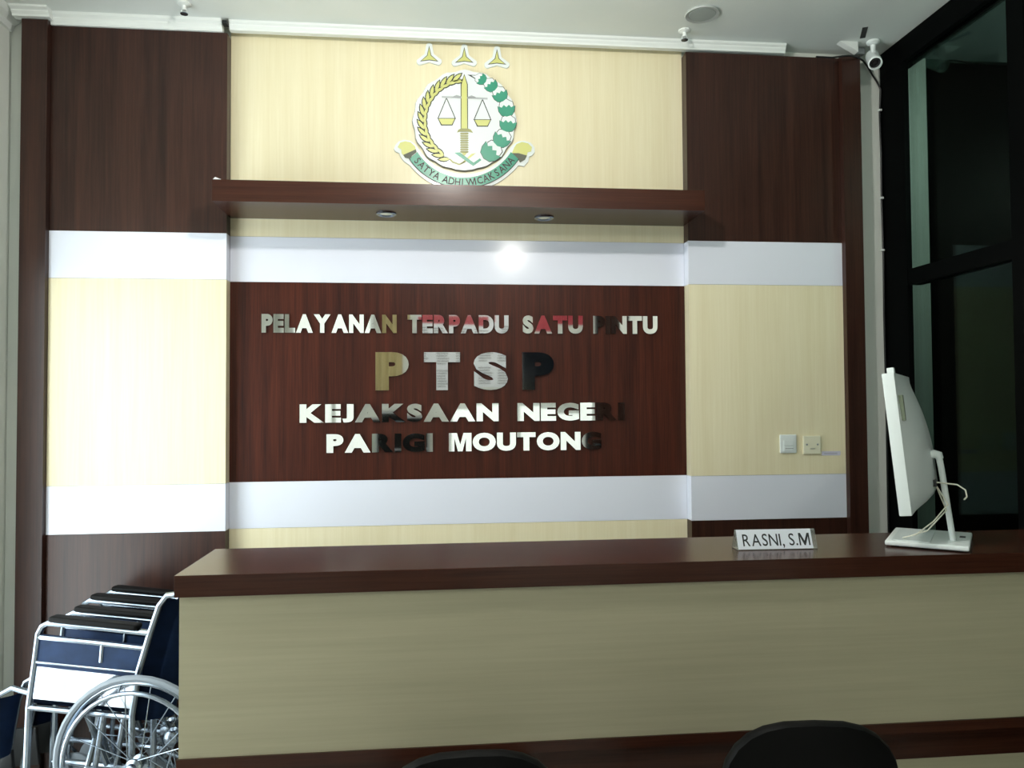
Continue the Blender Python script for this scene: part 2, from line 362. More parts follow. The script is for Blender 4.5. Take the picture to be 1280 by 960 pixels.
# security camera
cc = thing('security_camera', 'white bullet security camera hanging from the ceiling corner', 'camera', (2.108, -.135, ZC))
bm = bmesh.new(); lathe(bm, [(.030, 0), (.030, -.008), (.024, -.014), (.013, -.018), (.011, -.05), (.016, -.058), (0, -.062)], Matrix(), 20); obj('mount', bm, M_WPLAS, cc, smooth=True)
d = Vector((-.32, -.72, -.62)).normalized(); c0 = Vector((0, .0, -.085))
bm = bmesh.new(); lathe(bm, [(0, -.06), (.020, -.06), (.030, -.052), (.031, .05), (.0315, .075), (.026, .078), (.025, .06), (0, .06)], aim(c0, d), 24); obj('body', bm, M_WPLAS, cc, smooth=True)
bm = bmesh.new(); lathe(bm, [(.0245, .061), (.020, .064), (.012, .066), (.010, .072), (0, .073)], aim(c0, d), 20); obj('lens', bm, mat('lens_black', (.006, .006, .007), .1), cc, smooth=True)
tag(bx('junction_box', 2.075, 2.105, -.03, .003, 3.0, 3.10, mat('box_grey', (.20, .25, .25), .5), bevel=.006), 'grey cable box on the wall below the security camera', 'box')
bm = bmesh.new(); prism(bm, [(1.945, ZC-.001), (2.035, ZC-.001), (2.035, ZC-.05)], -.13, -.094)
tag(obj('moulding_offcut', bm, M_TRIM), 'white wedge of broken cornice over the right pilaster', 'moulding')
tag(bx('shadow_bar', 2.036, 2.10, -.085, -.05, 3.262, 3.296, M_GREYM, bevel=.008), 'short grey bar standing in for the cornice shadow between wedge and security camera', 'shadow_bar')  # solid grey bar where the cornice end casts its shadow
cable = [atY(*p) for p in ((1020, 71, -.115), (1040, 72, -.12), (1060, 69.5, -.135), (1072, 71.5, -.10), (1079, 76, -.06), (1085, 84, -.03), (1090, 93, -.012), (1096, 102, -.006), (1101, 112, -.004))]
cable += [(FX-.010, -.004, 3.0), (FX-.006, -.004, 2.8), (FX-.009, -.004, 2.55), (FX-.005, -.004, 2.3), (FX-.008, -.004, 2.0), (FX-.006, -.004, 1.6), (FX-.007, -.004, 1.1), (FX-.007, -.004, .3)]
bm = bmesh.new(); tube(bm, cable, .0045, 8); tag(obj('cable', bm, M_BLACKP, smooth=True), 'black cable running from the security camera down the corner', 'cable')
for z in (3.02, 2.58, 2.32):
    bm = bmesh.new(); box(bm, FX-.016, FX-.001, -.012, .003, z-.005, z+.005)
    tag(obj('cable_clip', bm, M_WPLAS, bevel=.002), {3.02: 'white clip on the corner cable, the topmost', 2.58: 'white clip on the corner cable, middle of three', 2.32: 'white clip on the corner cable, lowest of three'}[z], 'clip', 'cable clips')

# ------------------------------------------------------------------ canopy shelf
sh = thing('wall_shelf', 'brown laminate canopy shelf under the emblem with two spotlights', 'shelf', (0, 0, SHZ0))
def loc(o, par): o.parent = par; o.matrix_parent_inverse = Matrix.Translation(-Vector(par.location)); return o
e = .002
loc(bx('front_board', XLI+e, XRI-e, SHY, SHY+.018, SHZ0, SHZ1, M_BROWN_H), sh)
loc(bx('underside', XLI+e, XRI-e, SHY+.018, -.001, SHZ0, SHZ0+.018, M_BROWN_H), sh)
loc(bx('top_board', XLI+e, XRI-e, SHY+.018, -.001, SHZ1-.018, SHZ1, M_BROWN_H), sh)
for xa, xb in ((XLI+e, XLI+e+.018), (XRI-e-.018, XRI-e)): loc(bx('end_board', xa, xb, SHY+.018, -.001, SHZ0+.018, SHZ1-.018, M_BROWN_H), sh)
for px_, y_ in ((-.205, -.139), (.508, -.122)):
    bm = bmesh.new(); lathe(bm, [(.044, 0), (.045, -.004), (.040, -.007), (.031, -.004), (.027, .002)], tr(px_, y_, SHZ0), 28); s = loc(obj('spotlight', bm, M_TUBE, smooth=True), sh)
    bm = bmesh.new(); lathe(bm, [(.028, -.001), (.018, -.003), (0, -.004)], tr(px_, y_, SHZ0), 20); g = obj('lens', bm, mat('spot_lens', (.75, .75, .62), .25)); g.parent = s
bm = bmesh.new()
v = [bm.verts.new(p) for p in ((XLI+.004, SHY+.004, SHZ1+.001), (XLI+.055, SHY+.01, SHZ1+.001), (XLI+.05, SHY+.04, SHZ1+.002), (XLI+.006, SHY+.03, SHZ1+.018))]
bm.faces.new(v); r_ = bmesh.ops.extrude_face_region(bm, geom=bm.faces[:]); bmesh.ops.translate(bm, verts=[q for q in r_['geom'] if isinstance(q, bmesh.types.BMVert)], vec=(0, 0, .001))
tag(obj('tape_scrap', bm, M_PAPER), 'tiny white scrap of tape at the left end of the canopy shelf', 'tape')

# ------------------------------------------------------------------ lettering
def glyph(ch, bold=.0):
    if ch == 'M':
        st = .10+bold*1.7; hgt = .72; wd = .80+bold*.6
        pts = [(0, 0), (0, hgt), (st*1.45, hgt), (wd/2, hgt*.36), (wd-st*1.45, hgt), (wd, hgt), (wd, 0), (wd-st, 0), (wd-st, hgt*.72), (wd/2+st*.42, 0), (wd/2-st*.42, 0), (st, hgt*.72), (st, 0)]
        bm = bmesh.new(); a = [bm.verts.new((x, y, .5)) for x, y in pts]; b = [bm.verts.new((x, y, -.5)) for x, y in pts]; n = len(pts)
        bm.faces.new(a[::-1]); bm.faces.new(b)
        for i in range(n): bm.faces.new((a[i], a[(i+1) % n], b[(i+1) % n], b[i]))
        bmesh.ops.recalc_face_normals(bm, faces=bm.faces[:]); bmesh.ops.triangulate(bm, faces=bm.faces[:])
        me = bpy.data.meshes.new('glyph'); bm.to_mesh(me); bm.free(); return me
    cu = bpy.data.curves.new('glyph', 'FONT'); cu.body = ch; cu.size = 1; cu.offset = bold; cu.resolution_u = 5; cu.extrude = .5
    o = bpy.data.objects.new('glyph', cu); COL.objects.link(o)
    dg = bpy.context.evaluated_depsgraph_get(); me = bpy.data.meshes.new_from_object(o.evaluated_get(dg))
    COL.objects.unlink(o); bpy.data.objects.remove(o); bpy.data.curves.remove(cu)
    return me
GC = {}
def letter_mesh(ch, bold, W_, H_, depth, mats):
    """glyph scaled to W_ x H_ in (x,z), thickness depth along y, origin at its lower left back"""
    k = (ch, bold)
    if k not in GC: GC[k] = glyph(ch, bold)
    me = GC[k].copy()
    xs = [v.co.x for v in me.vertices]; ys = [v.co.y for v in me.vertices]
    x0, x1, y0, y1 = min(xs), max(xs), min(ys), max(ys)
    for v in me.vertices:
        x = (v.co.x-x0)/(x1-x0)*W_; z = (v.co.y-y0)/(y1-y0)*H_; y = -depth if v.co.z > 0 else 0
        v.co = (x, y, z)
    me.materials.clear()
    for m in mats: me.materials.append(m)
    for p in me.polygons:
        p.use_smooth = False
        p.material_index = 0 if abs(p.normal.y) > .7 or len(mats) == 1 else 1
    return me
def glyph_w(ch, bold):
    k = (ch, bold)
    if k not in GC: GC[k] = glyph(ch, bold)
    xs = [v.co.x for v in GC[k].vertices]; ys = [v.co.y for v in GC[k].vertices]
    return (max(xs)-min(xs)), (max(ys)-min(ys))
def word_line(label, words, zb, zt, bold):
    """words: (text, left px edge x, right edge x) in metres on the wall"""
    t = thing('sign_lettering', label, 'lettering', (words[0][1], 0, zb), group='mirror letter lines on the sign')
    H_ = zt-zb
    for txt, xa, xb in words:
        ws = [glyph_w(c, bold)[0]/.8 for c in txt]; gap = .055
        sc = (xb-xa)/(sum(ws)+gap*(len(txt)-1)); x = xa
        for c, w in zip(txt, ws):
            me = letter_mesh(c, bold, w*sc, H_, .010, [M_CHROME, M_EDGE])
            o = bpy.data.objects.new('letter', me); COL.objects.link(o); o.parent = t
            o.location = (x-t.location.x, -.0005, 0)
            a = Vector((random.gauss(0, .004), 0, random.gauss(0, .006))); o.rotation_euler = (a.x, 0, a.z)
            x += (w+gap)*sc
def X(px, py): return atY(px, py, 0).x
B_ = .062
word_line('top mirror lettering line reading PELAYANAN TERPADU SATU PINTU', [('PELAYANAN', X(327.5, 405), X(496, 405)), ('TERPADU', X(509.5, 405), X(635.5, 405)), ('SATU', X(653, 405), X(728, 405)), ('PINTU', X(741, 405), X(821, 405))], 1.900, 1.985, B_)
word_line('largest mirror lettering line reading PTSP in wide spaced capitals', [('P', X(469.5, 465), X(511, 465)), ('T', X(530, 465), X(575, 465)), ('S', X(592, 465), X(634.5, 465)), ('P', X(652.5, 465), X(692, 465))], 1.636, 1.812, B_)
word_line('third mirror lettering line reading KEJAKSAAN NEGERI', [('KEJAKSAAN', X(375, 517), X(623, 517)), ('NEGERI', X(646.5, 517), X(780, 517))], 1.490, 1.574, B_)
word_line('lowest mirror lettering line reading PARIGI MOUTONG', [('PARIGI', X(408.5, 554), X(541, 554)), ('MOUTONG', X(561, 554), X(751, 554))], 1.352, 1.437, B_)

# ------------------------------------------------------------------ emblem (traced on the wall plane, then given real thickness)
YE = -.016
def ep(cx, cy): p = atY(480+cx/4.5714, 40+cy/4.5714, YE); return (p.x, p.z)
def epoly(pts): return [ep(*p) for p in pts]
em = thing('emblem', 'round acrylic emblem with sword, scales, wreath and green motto ribbon', 'emblem', (.155, 0, 2.58))
def eobj(name, polys, yb, yf, m, par=em, bevel=0):
    bm = bmesh.new()
    for p in polys: prism(bm, p, yf, yb)
    o = obj(name, bm, m, bevel=bevel); root = em
    o.parent = par; 
    o.matrix_parent_inverse = Matrix.Translation(-Vector(em.location)) if par is em else Matrix()
    return o
EC = (460, 506)
# ribbon backing with curls
rb = arc2(458, 510, 398, 33, 147, 40)
lcurl = [(112, 735), (92, 705), (86, 688), (64, 680), (56, 664), (66, 640), (82, 622), (112, 612), (150, 618), (176, 636), (200, 668)]
rcurl = [(720, 668), (740, 640), (768, 622), (800, 618), (840, 630), (862, 656), (862, 684), (848, 702), (832, 708), (826, 736), (802, 764)]
back = rb[::-1]
eobj('ribbon_backing', [epoly(lcurl[:-1]+[(200, 668)]+arc2(458, 510, 300, 149, 31, 30)+rcurl[1:]+rb[2:-2])], 0, -.008, M_EWHITE)
grn = arc2(458, 510, 319, 147, 33, 40)+arc2(458, 510, 377, 34, 146, 40)
rbn = eobj('ribbon', [epoly(grn)], -.008, -.0105, M_GREEN)
eobj('ribbon_outline', [epoly(arc2(458, 510, 377, 34, 146, 40)+arc2(458, 510, 381, 146, 34, 40))], -.008, -.0107, M_INK, rbn)
eobj('ribbon_curl', [epoly([(78, 655), (92, 630), (120, 622), (152, 628), (176, 650), (186, 682), (160, 704), (150, 722), (118, 712), (100, 690), (98, 668)])], -.008, -.0102, M_GOLD)
eobj('ribbon_curl', [epoly([(744, 660), (758, 638), (790, 626), (824, 634), (846, 656), (842, 680), (822, 684), (812, 720), (776, 742), (768, 722), (728, 698)])], -.008, -.0102, M_GOLD)
eobj('ribbon_fold', [epoly([(110, 700), (182, 668), (186, 684), (160, 704), (150, 724), (120, 716)])], -.0102, -.0106, mat('fold_dark', (.10, .11, .08), .5), rbn)
eobj('ribbon_fold', [epoly([(732, 690), (770, 690), (818, 704), (806, 728), (778, 744), (768, 722)])], -.0102, -.0106, mat('fold_dark', (.1, .11, .08)), rbn)
# motto letters along the arc
ppm = (ep(500, 500)[0]-ep(400, 500)[0])/100
motto = 'SATYA ADHI WICAKSANA'
adv = [1.0 if c not in ' I' else .55 for c in motto]; tot = sum(adv); acc = 0
for c, w in zip(motto, adv):
    mid = acc+w/2; acc += w
    if c == ' ': continue
    ang = math.radians(143-106*mid/tot)
    cx, cy = 458+347*math.cos(ang), 510+347*math.sin(ang)
    gw_, gh_ = glyph_w(c, .012); hh = 41*ppm; ww = gw_/gh_*hh*.86
    me = letter_mesh(c, .012, ww, hh, .0008, [M_INK])
    for v in me.vertices: v.co.x -= ww/2; v.co.z -= hh/2
    o = bpy.data.objects.new('motto_letter', me); COL.objects.link(o); o.parent = rbn
    px_, pz_ = ep(cx, cy); o.location = Vector((px_, -.0106, pz_)); o.rotation_euler = (0, -(PI/2-ang), 0)
# main disc: scalloped white backing in front of the ribbon
disc = []
for i in range(72):
    a = 2*PI*i/72; rr = 293+5*math.cos(a*16)
    x, y = EC[0]+rr*math.cos(a), EC[1]+rr*math.sin(a)*.98
    if math.degrees(a) > 55 and math.degrees(a) < 125: y -= 8*abs(math.cos((a-PI/2)*9))
    disc.append((x, y))
eobj('disc', [epoly(disc)], -.008, -.0155, M_EWHITE)
eobj('disc_edge', [epoly([(EC[0]+(x-EC[0])*1.007, EC[1]+(y-EC[1])*1.007+1.5) for x, y in disc])], -.008, -.0125, mat('edge_grey', (.16, .17, .16), .5))
Y0, Y1, Y2 = -.0155, -.0165, -.0172
# sword
sw = eobj('sword_blade', [epoly([(459, 248), (474, 300), (476, 556), (442, 556), (443, 300)])], Y0, Y2, M_GOLD)
eobj('sword_outline', [epoly([(459, 240), (479, 299), (480, 558), (438, 558), (438, 299)])], Y0, Y1, M_INK, sw)
eobj('sword_guard', [epoly([(418, 574), (424, 560), (440, 552), (478, 552), (496, 558), (508, 576), (486, 570), (430, 570)])], Y0, Y2-.0006, M_GOLDD)
gp = []
for i in range(9):
    y = 576+i*13
    gp.append(epoly([(440, y), (478, y), (484, y+5), (478, y+10), (440, y+10), (434, y+5)]))
for g in gp: eobj('sword_grip_ring', [g], Y0, Y2, M_GOLDD)
eobj('sword_pommel', [epoly([(442, 688), (476, 688), (462, 706), (456, 706)])], Y0, Y2, M_GOLD)
eobj('wreath_tie', [epoly([(402, 690), (432, 688), (520, 752), (508, 764)])], Y0, Y2, M_GREEN)
eobj('wreath_tie', [epoly([(438, 752), (500, 696), (524, 692), (462, 744)])], Y0, Y1, M_GOLD)
eobj('wreath_tie', [epoly([(382, 726), (395, 738), (430, 752), (462, 736), (466, 744), (430, 762), (390, 748), (374, 730)])], Y0, Y1, M_GOLDD)
eobj('wreath_tie', [epoly([(504, 752), (548, 722), (556, 732), (510, 766)])], Y0, Y1, M_GREEN)
# scales
bmx = eobj('scale_beam', [epoly([(330, 366), (592, 376), (592, 386), (330, 376)]), epoly([(395, 368), (415, 360), (442, 368), (442, 373), (395, 373)]), epoly([(478, 371), (500, 362), (525, 372), (525, 377), (478, 376)])], Y0, Y1-.0002, M_GREYM)
for (ax, ay, xl, xr, yp) in ((357, 378, 306, 410, 496), (563, 386, 512, 613, 503)):
    pan = eobj('scale_pan', [epoly([(xl+6, yp), (xr-6, yp), (xr-22, yp+33), (xl+24, yp+33)])], Y0, Y2, M_GOLD)
    eobj('pan_outline', [epoly([(xl, yp-4), (xr, yp-4), (xr-19, yp+38), (xl+20, yp+38)])], Y0, Y1, M_INK, pan)
    eobj('pan_cord', [epoly([(ax-3, ay), (ax+2, ay), (xl+4, yp), (xl-1, yp)]), epoly([(ax-2, ay), (ax+3, ay), (xr+1, yp), (xr-4, yp)])], Y0, Y1, M_INK, pan)
# wheat wreath on the left: grains either side of a curved stem
def leaf(cx, cy, ang, L_, w_):
    ca, sa = math.cos(ang), math.sin(ang)
    pts = [(0, 0), (.25, .8), (.5, 1), (.75, .72), (1, 0), (.75, -.72), (.5, -1), (.25, -.8)]
    return [(cx+x*L_*ca-y*w_*sa, cy+x*L_*sa+y*w_*ca) for x, y in pts]
def grain_leaf(cx, cy, ang, L_, w_, name='wheat_grain'):
    g = eobj(name, [epoly(leaf(cx+3*math.cos(ang), cy+3*math.sin(ang), ang, L_-10, w_-4.6))], Y0, Y2, M_GOLD)
    eobj('grain_outline', [epoly(leaf(cx, cy, ang, L_+2, w_+.8))], Y0, Y1, M_INK, g)
stem = []
for i in range(17):
    th = math.radians(110+i*(262-110)/16)      # image angle, y down: bottom to top on the left
    R_ = 234
    x, y = EC[0]+R_*math.cos(th), EC[1]+R_*math.sin(th)*1.0
    stem.append((x, y))
    tang = th+PI/2                              # direction towards the top
    if i < 16:
        grain_leaf(x, y, tang-.40, 76, 14.5)
        if i > 0: grain_leaf(x, y, tang+.32, 66, 13)
grain_leaf(stem[-1][0]-50, stem[-1][1]+10, -.16, 78, 9)
eobj('wheat_stem', [epoly([(x-2, y) for x, y in stem]+[(x+2, y+1) for x, y in stem[::-1]])], Y0, Y1+.0002, M_INK)
# cotton branch on the right: white bolls in green calyxes
for i, (x, y, ang, s) in enumerate(((556, 270, -2.6, .72), (612, 306, -2.2, .85), (664, 360, -1.95, .95), (700, 440, -1.62, 1.05), (708, 528, -1.45, 1.05), (672, 612, -1.02, 1.12), (610, 684, -.75, 1.3))):
    ca, sa = math.cos(ang), math.sin(ang)
    def T(pts): return [(x+s*(u*ca-v*sa), y+s*(u*sa+v*ca)) for u, v in pts]
    cal = [(-42, 0), (-34, -28), (-12, -42), (16, -46), (8, -26), (22, -14), (10, 0), (22, 14), (8, 26), (16, 46), (-12, 42), (-34, 28)]
    boll = [(0, -20), (16, -38), (36, -34), (44, -18), (56, 0), (44, 18), (36, 34), (16, 38), (0, 20)]
    c = eobj('cotton_calyx', [epoly(T(cal))], Y0, Y2, M_GREEN)
    b = eobj('cotton_boll', [epoly(T(boll))], Y0, Y1-.0002, M_EWHITE)
    eobj('boll_outline', [epoly(T([(u*1.06, v*1.09) for u, v in boll])), ], Y0, Y1+.0002, M_INK, b)
    eobj('calyx_outline', [epoly(T([(u*1.05, v*1.06) for u, v in cal]))], Y0, Y1+.0003, M_INK, c)
eobj('branch_tip', [epoly([(478, 244), (520, 246), (548, 250), (536, 272), (520, 268)])], Y0, Y1, M_INK)
eobj('branch_tip', [epoly([(500, 249), (522, 250), (542, 254), (533, 267), (522, 264)])], Y0, Y2, M_EWHITE)
# three star badges
for k, (cx, cy, lab) in enumerate(((258, 138, 'leftmost'), (459, 145, 'middle'), (646, 156, 'rightmost'))):
    st = thing('star_badge', lab+' of three small white and gold three-pointed badges above the emblem', 'badge', (ep(cx, cy)[0], 0, ep(cx, cy)[1]), group='star badges above the emblem')
    def spoly(rs, inner, smooth=1):
        pts = []
        for i in range(3):
            a = -PI/2+i*2*PI/3
            R_ = rs*(1.0 if i == 0 else .98)
            pts += [(cx+R_*math.cos(a)*(1 if i == 0 else 1.0), cy+R_*math.sin(a)*(1.0 if i == 0 else .9)), (cx+inner*math.cos(a+PI/3), cy+inner*math.sin(a+PI/3)+(6 if i == 1 else 0))]
        return pts
    def fat(rs, d):
        pts = []
        for i in range(3):
            a = -PI/2+i*2*PI/3; c_, s_ = math.cos(a), math.sin(a)
            for q in (-.9, -.3, .3, .9):
                pts.append((cx+rs*c_*(1 if i == 0 else 1.02)+d*math.cos(a+q), cy+rs*s_*(1 if i == 0 else .9)+d*math.sin(a+q)))
            pts.append((cx+(d*1.45)*math.cos(a+PI/3), cy+(d*1.45)*math.sin(a+PI/3)))
        return pts
    for nm, pl, yb, yf, m in (('backing', fat(58, 21), 0, -.010, M_EWHITE), ('outline', spoly(62, 15), -.010, -.0108, M_INK), ('star', spoly(52, 11), -.010, -.0114, M_GOLD)):
        bm = bmesh.new(); prism(bm, epoly(pl), yf, yb); o = obj(nm, bm, m); loc(o, st)

# ------------------------------------------------------------------ wall switches
sw1 = thing('light_switch', 'white double light switch plate, left of the pair on the cream panel', 'switch', (1.6825, -P, 1.372))
bx('plate', -.041, .041, -.009, 0, -.044, .044, M_WPLAS, sw1, bevel=.004)
for i, z in enumerate((.004, -.022)): bx('rocker', -.024, .024, -.013, -.009, z-.011, z+.012, M_WPLAS, sw1, bevel=.002)
bx('slot', -.018, .022, -.0135, -.011, -.0235, -.0205, M_GREYM, sw1)
so = thing('wall_socket', 'cream square socket plate beside the white switch', 'socket', (1.8005, -P, 1.3655))
bx('plate', -.043, .043, -.010, 0, -.043, .043, M_CPLAS, so, bevel=.003)
for x in (-.027, .027): bm = bmesh.new(); lathe(bm, [(.0045, 0), (.0045, .0015), (0, .0015)], aim((x, -.010, .002), (0, -1, 0)), 10); obj('screw', bm, M_GREYM, so)
bx('toggle', -.012, .012, -.013, -.010, -.018, -.008, M_CPLAS, so, bevel=.001); bx('slot', -.011, .011, -.0136, -.012, -.0185, -.0165, M_GREYM, so)
lb = thing('label_strip', 'thin white label strip stuck right of the cream socket', 'label', (1.90, -P, 1.324))
bx('paper', -.048, .046, -.0015, 0, -.010, .010, mat('label_lilac', (.62, .60, .72), .5), lb); bx('print', -.036, .03, -.0019, -.0015, -.004, .003, mat('grey_print', (.45, .44, .52), .5), lb)

# ------------------------------------------------------------------ reception counter
CX0, CX1, CY0, CY1, CZ = -.709, 2.20, -1.384, -.979, 1.10
ct = thing('reception_counter', 'long reception counter with dark brown top and cream front', 'counter', (.7, -1.2, 0))
loc(bx('counter_top', CX0, CX1, CY0, CY1, CZ-.060, CZ, M_BROWN_H, bevel=.0015), ct)
PX0 = CX0+.011; PY = CY0+.012
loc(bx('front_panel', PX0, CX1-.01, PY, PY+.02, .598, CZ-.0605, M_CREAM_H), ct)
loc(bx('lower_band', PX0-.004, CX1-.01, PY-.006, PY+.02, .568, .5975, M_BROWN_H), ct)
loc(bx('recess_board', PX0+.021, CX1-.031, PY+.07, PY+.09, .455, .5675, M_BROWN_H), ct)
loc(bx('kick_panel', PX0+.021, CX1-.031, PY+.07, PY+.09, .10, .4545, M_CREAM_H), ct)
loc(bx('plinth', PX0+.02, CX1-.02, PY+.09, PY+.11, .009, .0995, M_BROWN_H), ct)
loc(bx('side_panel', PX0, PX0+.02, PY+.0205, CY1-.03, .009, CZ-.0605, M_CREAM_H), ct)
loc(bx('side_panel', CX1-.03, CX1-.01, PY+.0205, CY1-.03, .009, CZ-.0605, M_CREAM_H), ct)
loc(bx('back_panel', PX0+.021, CX1-.031, CY1-.05, CY1-.03, .76, CZ-.0605, M_CREAM_H), ct)
loc(bx('desk_top', .02, CX1-.031, CY1-.029, CY1+.36, .725, .755, M_BROWN_H), ct)
for xx in (.04, 1.05, CX1-.06): loc(bx('desk_leg_panel', xx, xx+.02, CY1+.0, CY1+.34, .009, .7245, M_CREAM_H), ct)

# ------------------------------------------------------------------ name plate (acrylic tent with printed card)
n0 = atY(922, 688, -1.236); n1 = atY(1020, 686, -1.240)
NW = .247
npl = thing('name_plate', 'clear acrylic tent name plate reading RASNI, S.M on the counter', 'name plate', (1.082, -1.205, CZ+.0005), math.radians(-2))
tilt = math.radians(22); hN = .066
Mf = tr(0, -.034, 0) @ rot('X', -tilt)
def quad_slab(name, m, x0, x1, z0, z1, y0, y1, Mx, par): 
    bm = bmesh.new(); box(bm, x0, x1, y0, y1, z0, z1, Mx); return obj(name, bm, m, par)
quad_slab('front_sheet', M_ACRY, -NW/2-.004, NW/2+.010, 0, hN, 0, .002, Mf, npl)
card = quad_slab('card', mat('card_white', (.78, .83, .90), .35), -NW/2, NW/2-.004, .002, hN-.001, -.0015, 0, Mf, npl)
quad_slab('rear_sheet', M_ACRY, -NW/2-.004, NW/2+.010, 0, hN, -.002, 0, tr(0, .016, 0) @ rot('X', tilt), npl)
quad_slab('foot_sheet', M_ACRY, -NW/2-.004, NW/2+.010, 0, .002, -.034, .016, Matrix(), npl)
word = 'RASNI, S.M'; x = -NW/2+.017; k = .040/.73
for c in word:
    if c == ' ': x += .011; continue
    gw_, gh_ = glyph_w(c, .004)
    w_ = gw_*k*.80; h_ = gh_*k
    me = letter_mesh(c, .004, w_, h_, .0004, [M_INK])
    zb = .012-(.008 if c == ',' else 0)
    for v in me.vertices: v.co = Mf @ (v.co+Vector((x, -.0016, zb)))
    o = bpy.data.objects.new('card_letter', me); COL.objects.link(o); o.parent = card
    x += w_+.0050

# ------------------------------------------------------------------ all-in-one computer seen from its edge
A = math.radians(38)
mon = thing('desktop_computer', 'white all-in-one computer turned sideways on the counter end', 'computer', (1.636, -1.180, CZ), PI/2-A-PI/2)
# local axes: +y runs along the screen width away from the viewer, +x points out of the back, -x is the screen side
bm = bmesh.new(); box(bm, -.118, .118, -.155, .155, .004, .020)
obj('base', bm, M_WPLAS, mon, bevel=.006, seg=3, smooth=True)
bx('base_tray', -.100, .010, -.135, .135, .0195, .0215, mat('tray_white', (.70, .77, .77), .4), mon)
bx('power_button', .085, .102, .02, .05, .0195, .0212, M_BLACKP, mon)
for sx in (-.09, .09):
    for sy in (-.12, .12): bx('foot', sx-.012, sx+.012, sy-.012, sy+.012, 0, .0045, M_BLACKP, mon)
lean = math.radians(-5.5)
Ms = tr(-.055, 0, .112) @ rot('Y', lean)
HS, WS = .445, .245
bm = bmesh.new(); box(bm, -.010, .026, -WS, WS, 0, HS, Ms); body = obj('screen_body', bm, M_WPLAS, mon, bevel=.004, seg=2, smooth=True)
bm = bmesh.new(); box(bm, -.0115, -.0102, -WS+.012, WS-.012, .06, HS-.012, Ms); obj('display', bm, mat('display_black', (.006, .007, .008), .08), body)
# bulging back cover: grid that swells from the rim
bm = bmesh.new(); gx, gz = 20, 22; grid = []
for j in range(gz+1):
    row = []
    for i in range(gx+1):
        u = -1+2*i/gx; v = j/gz
        pu = 1-abs(u)**2.4; pv = min(1, 1-(max(0, (v-.35)/.65))**2.0) * (1-max(0, (.18-v)/.18)**2.2)
        d_ = .026+.062*pu*max(pv, 0)
        row.append(bm.verts.new(Ms @ Vector((d_, u*(WS-.004), .003+v*(HS-.006)))))
    grid.append(row)
for j in range(gz):
    for i in range(gx): bm.faces.new((grid[j][i], grid[j][i+1], grid[j+1][i+1], grid[j+1][i]))
bk_ = obj('back_cover', bm, M_WPLAS, mon, smooth=True)
bm = bmesh.new(); box(bm, .0268, .0400, -WS+.014, -WS+.046, HS-.152, HS-.072, Ms); obj('rating_label', bm, mat('label_olive', (.20, .24, .17), .5), bk_)
bm = bmesh.new(); box(bm, -.006, .016, -.13, -.10, HS-.002, HS+.022, Ms); obj('webcam', bm, M_WPLAS, mon, bevel=.003)
bm = bmesh.new(); box(bm, .070, .091, -.085, -.045, .072, .094, Ms); obj('port', bm, M_BLACKP, bk_)
bm = bmesh.new(); tube(bm, [(.034, -.05, .292), (.041, -.05, .25), (.070, -.05, .018)], [.010, .0095, .009], 12)
obj('stand_arm', bm, M_WPLAS, mon, smooth=True)
bm = bmesh.new(); tube(bm, [(-.005, -.05, .286), (.022, -.05, .296), (.034, -.05, .292), (.038, -.05, .280)], [.013, .014, .014, .011], 12); obj('hinge', bm, M_WPLAS, mon, smooth=True)
for pts in ([Ms @ Vector((.088, -.06, .085)), (.085, -.06, .20), (.108, -.07, .185), (.112, -.08, .165), (.104, -.08, .155)],
            [Ms @ Vector((.085, -.05, .080)), (.06, -.10, .14), (.02, -.11, .085), (-.03, -.12, .040), (-.07, -.10, .024)],
            [Ms @ Vector((.085, -.045, .080)), (.055, -.09, .12), (.0, -.08, .05), (-.05, -.06, .026)]):
    bm = bmesh.new(); tube(bm, pts, .0024, 6); obj('cord', bm, mat('cord_cream', (.72, .72, .60), .5), mon, smooth=True)

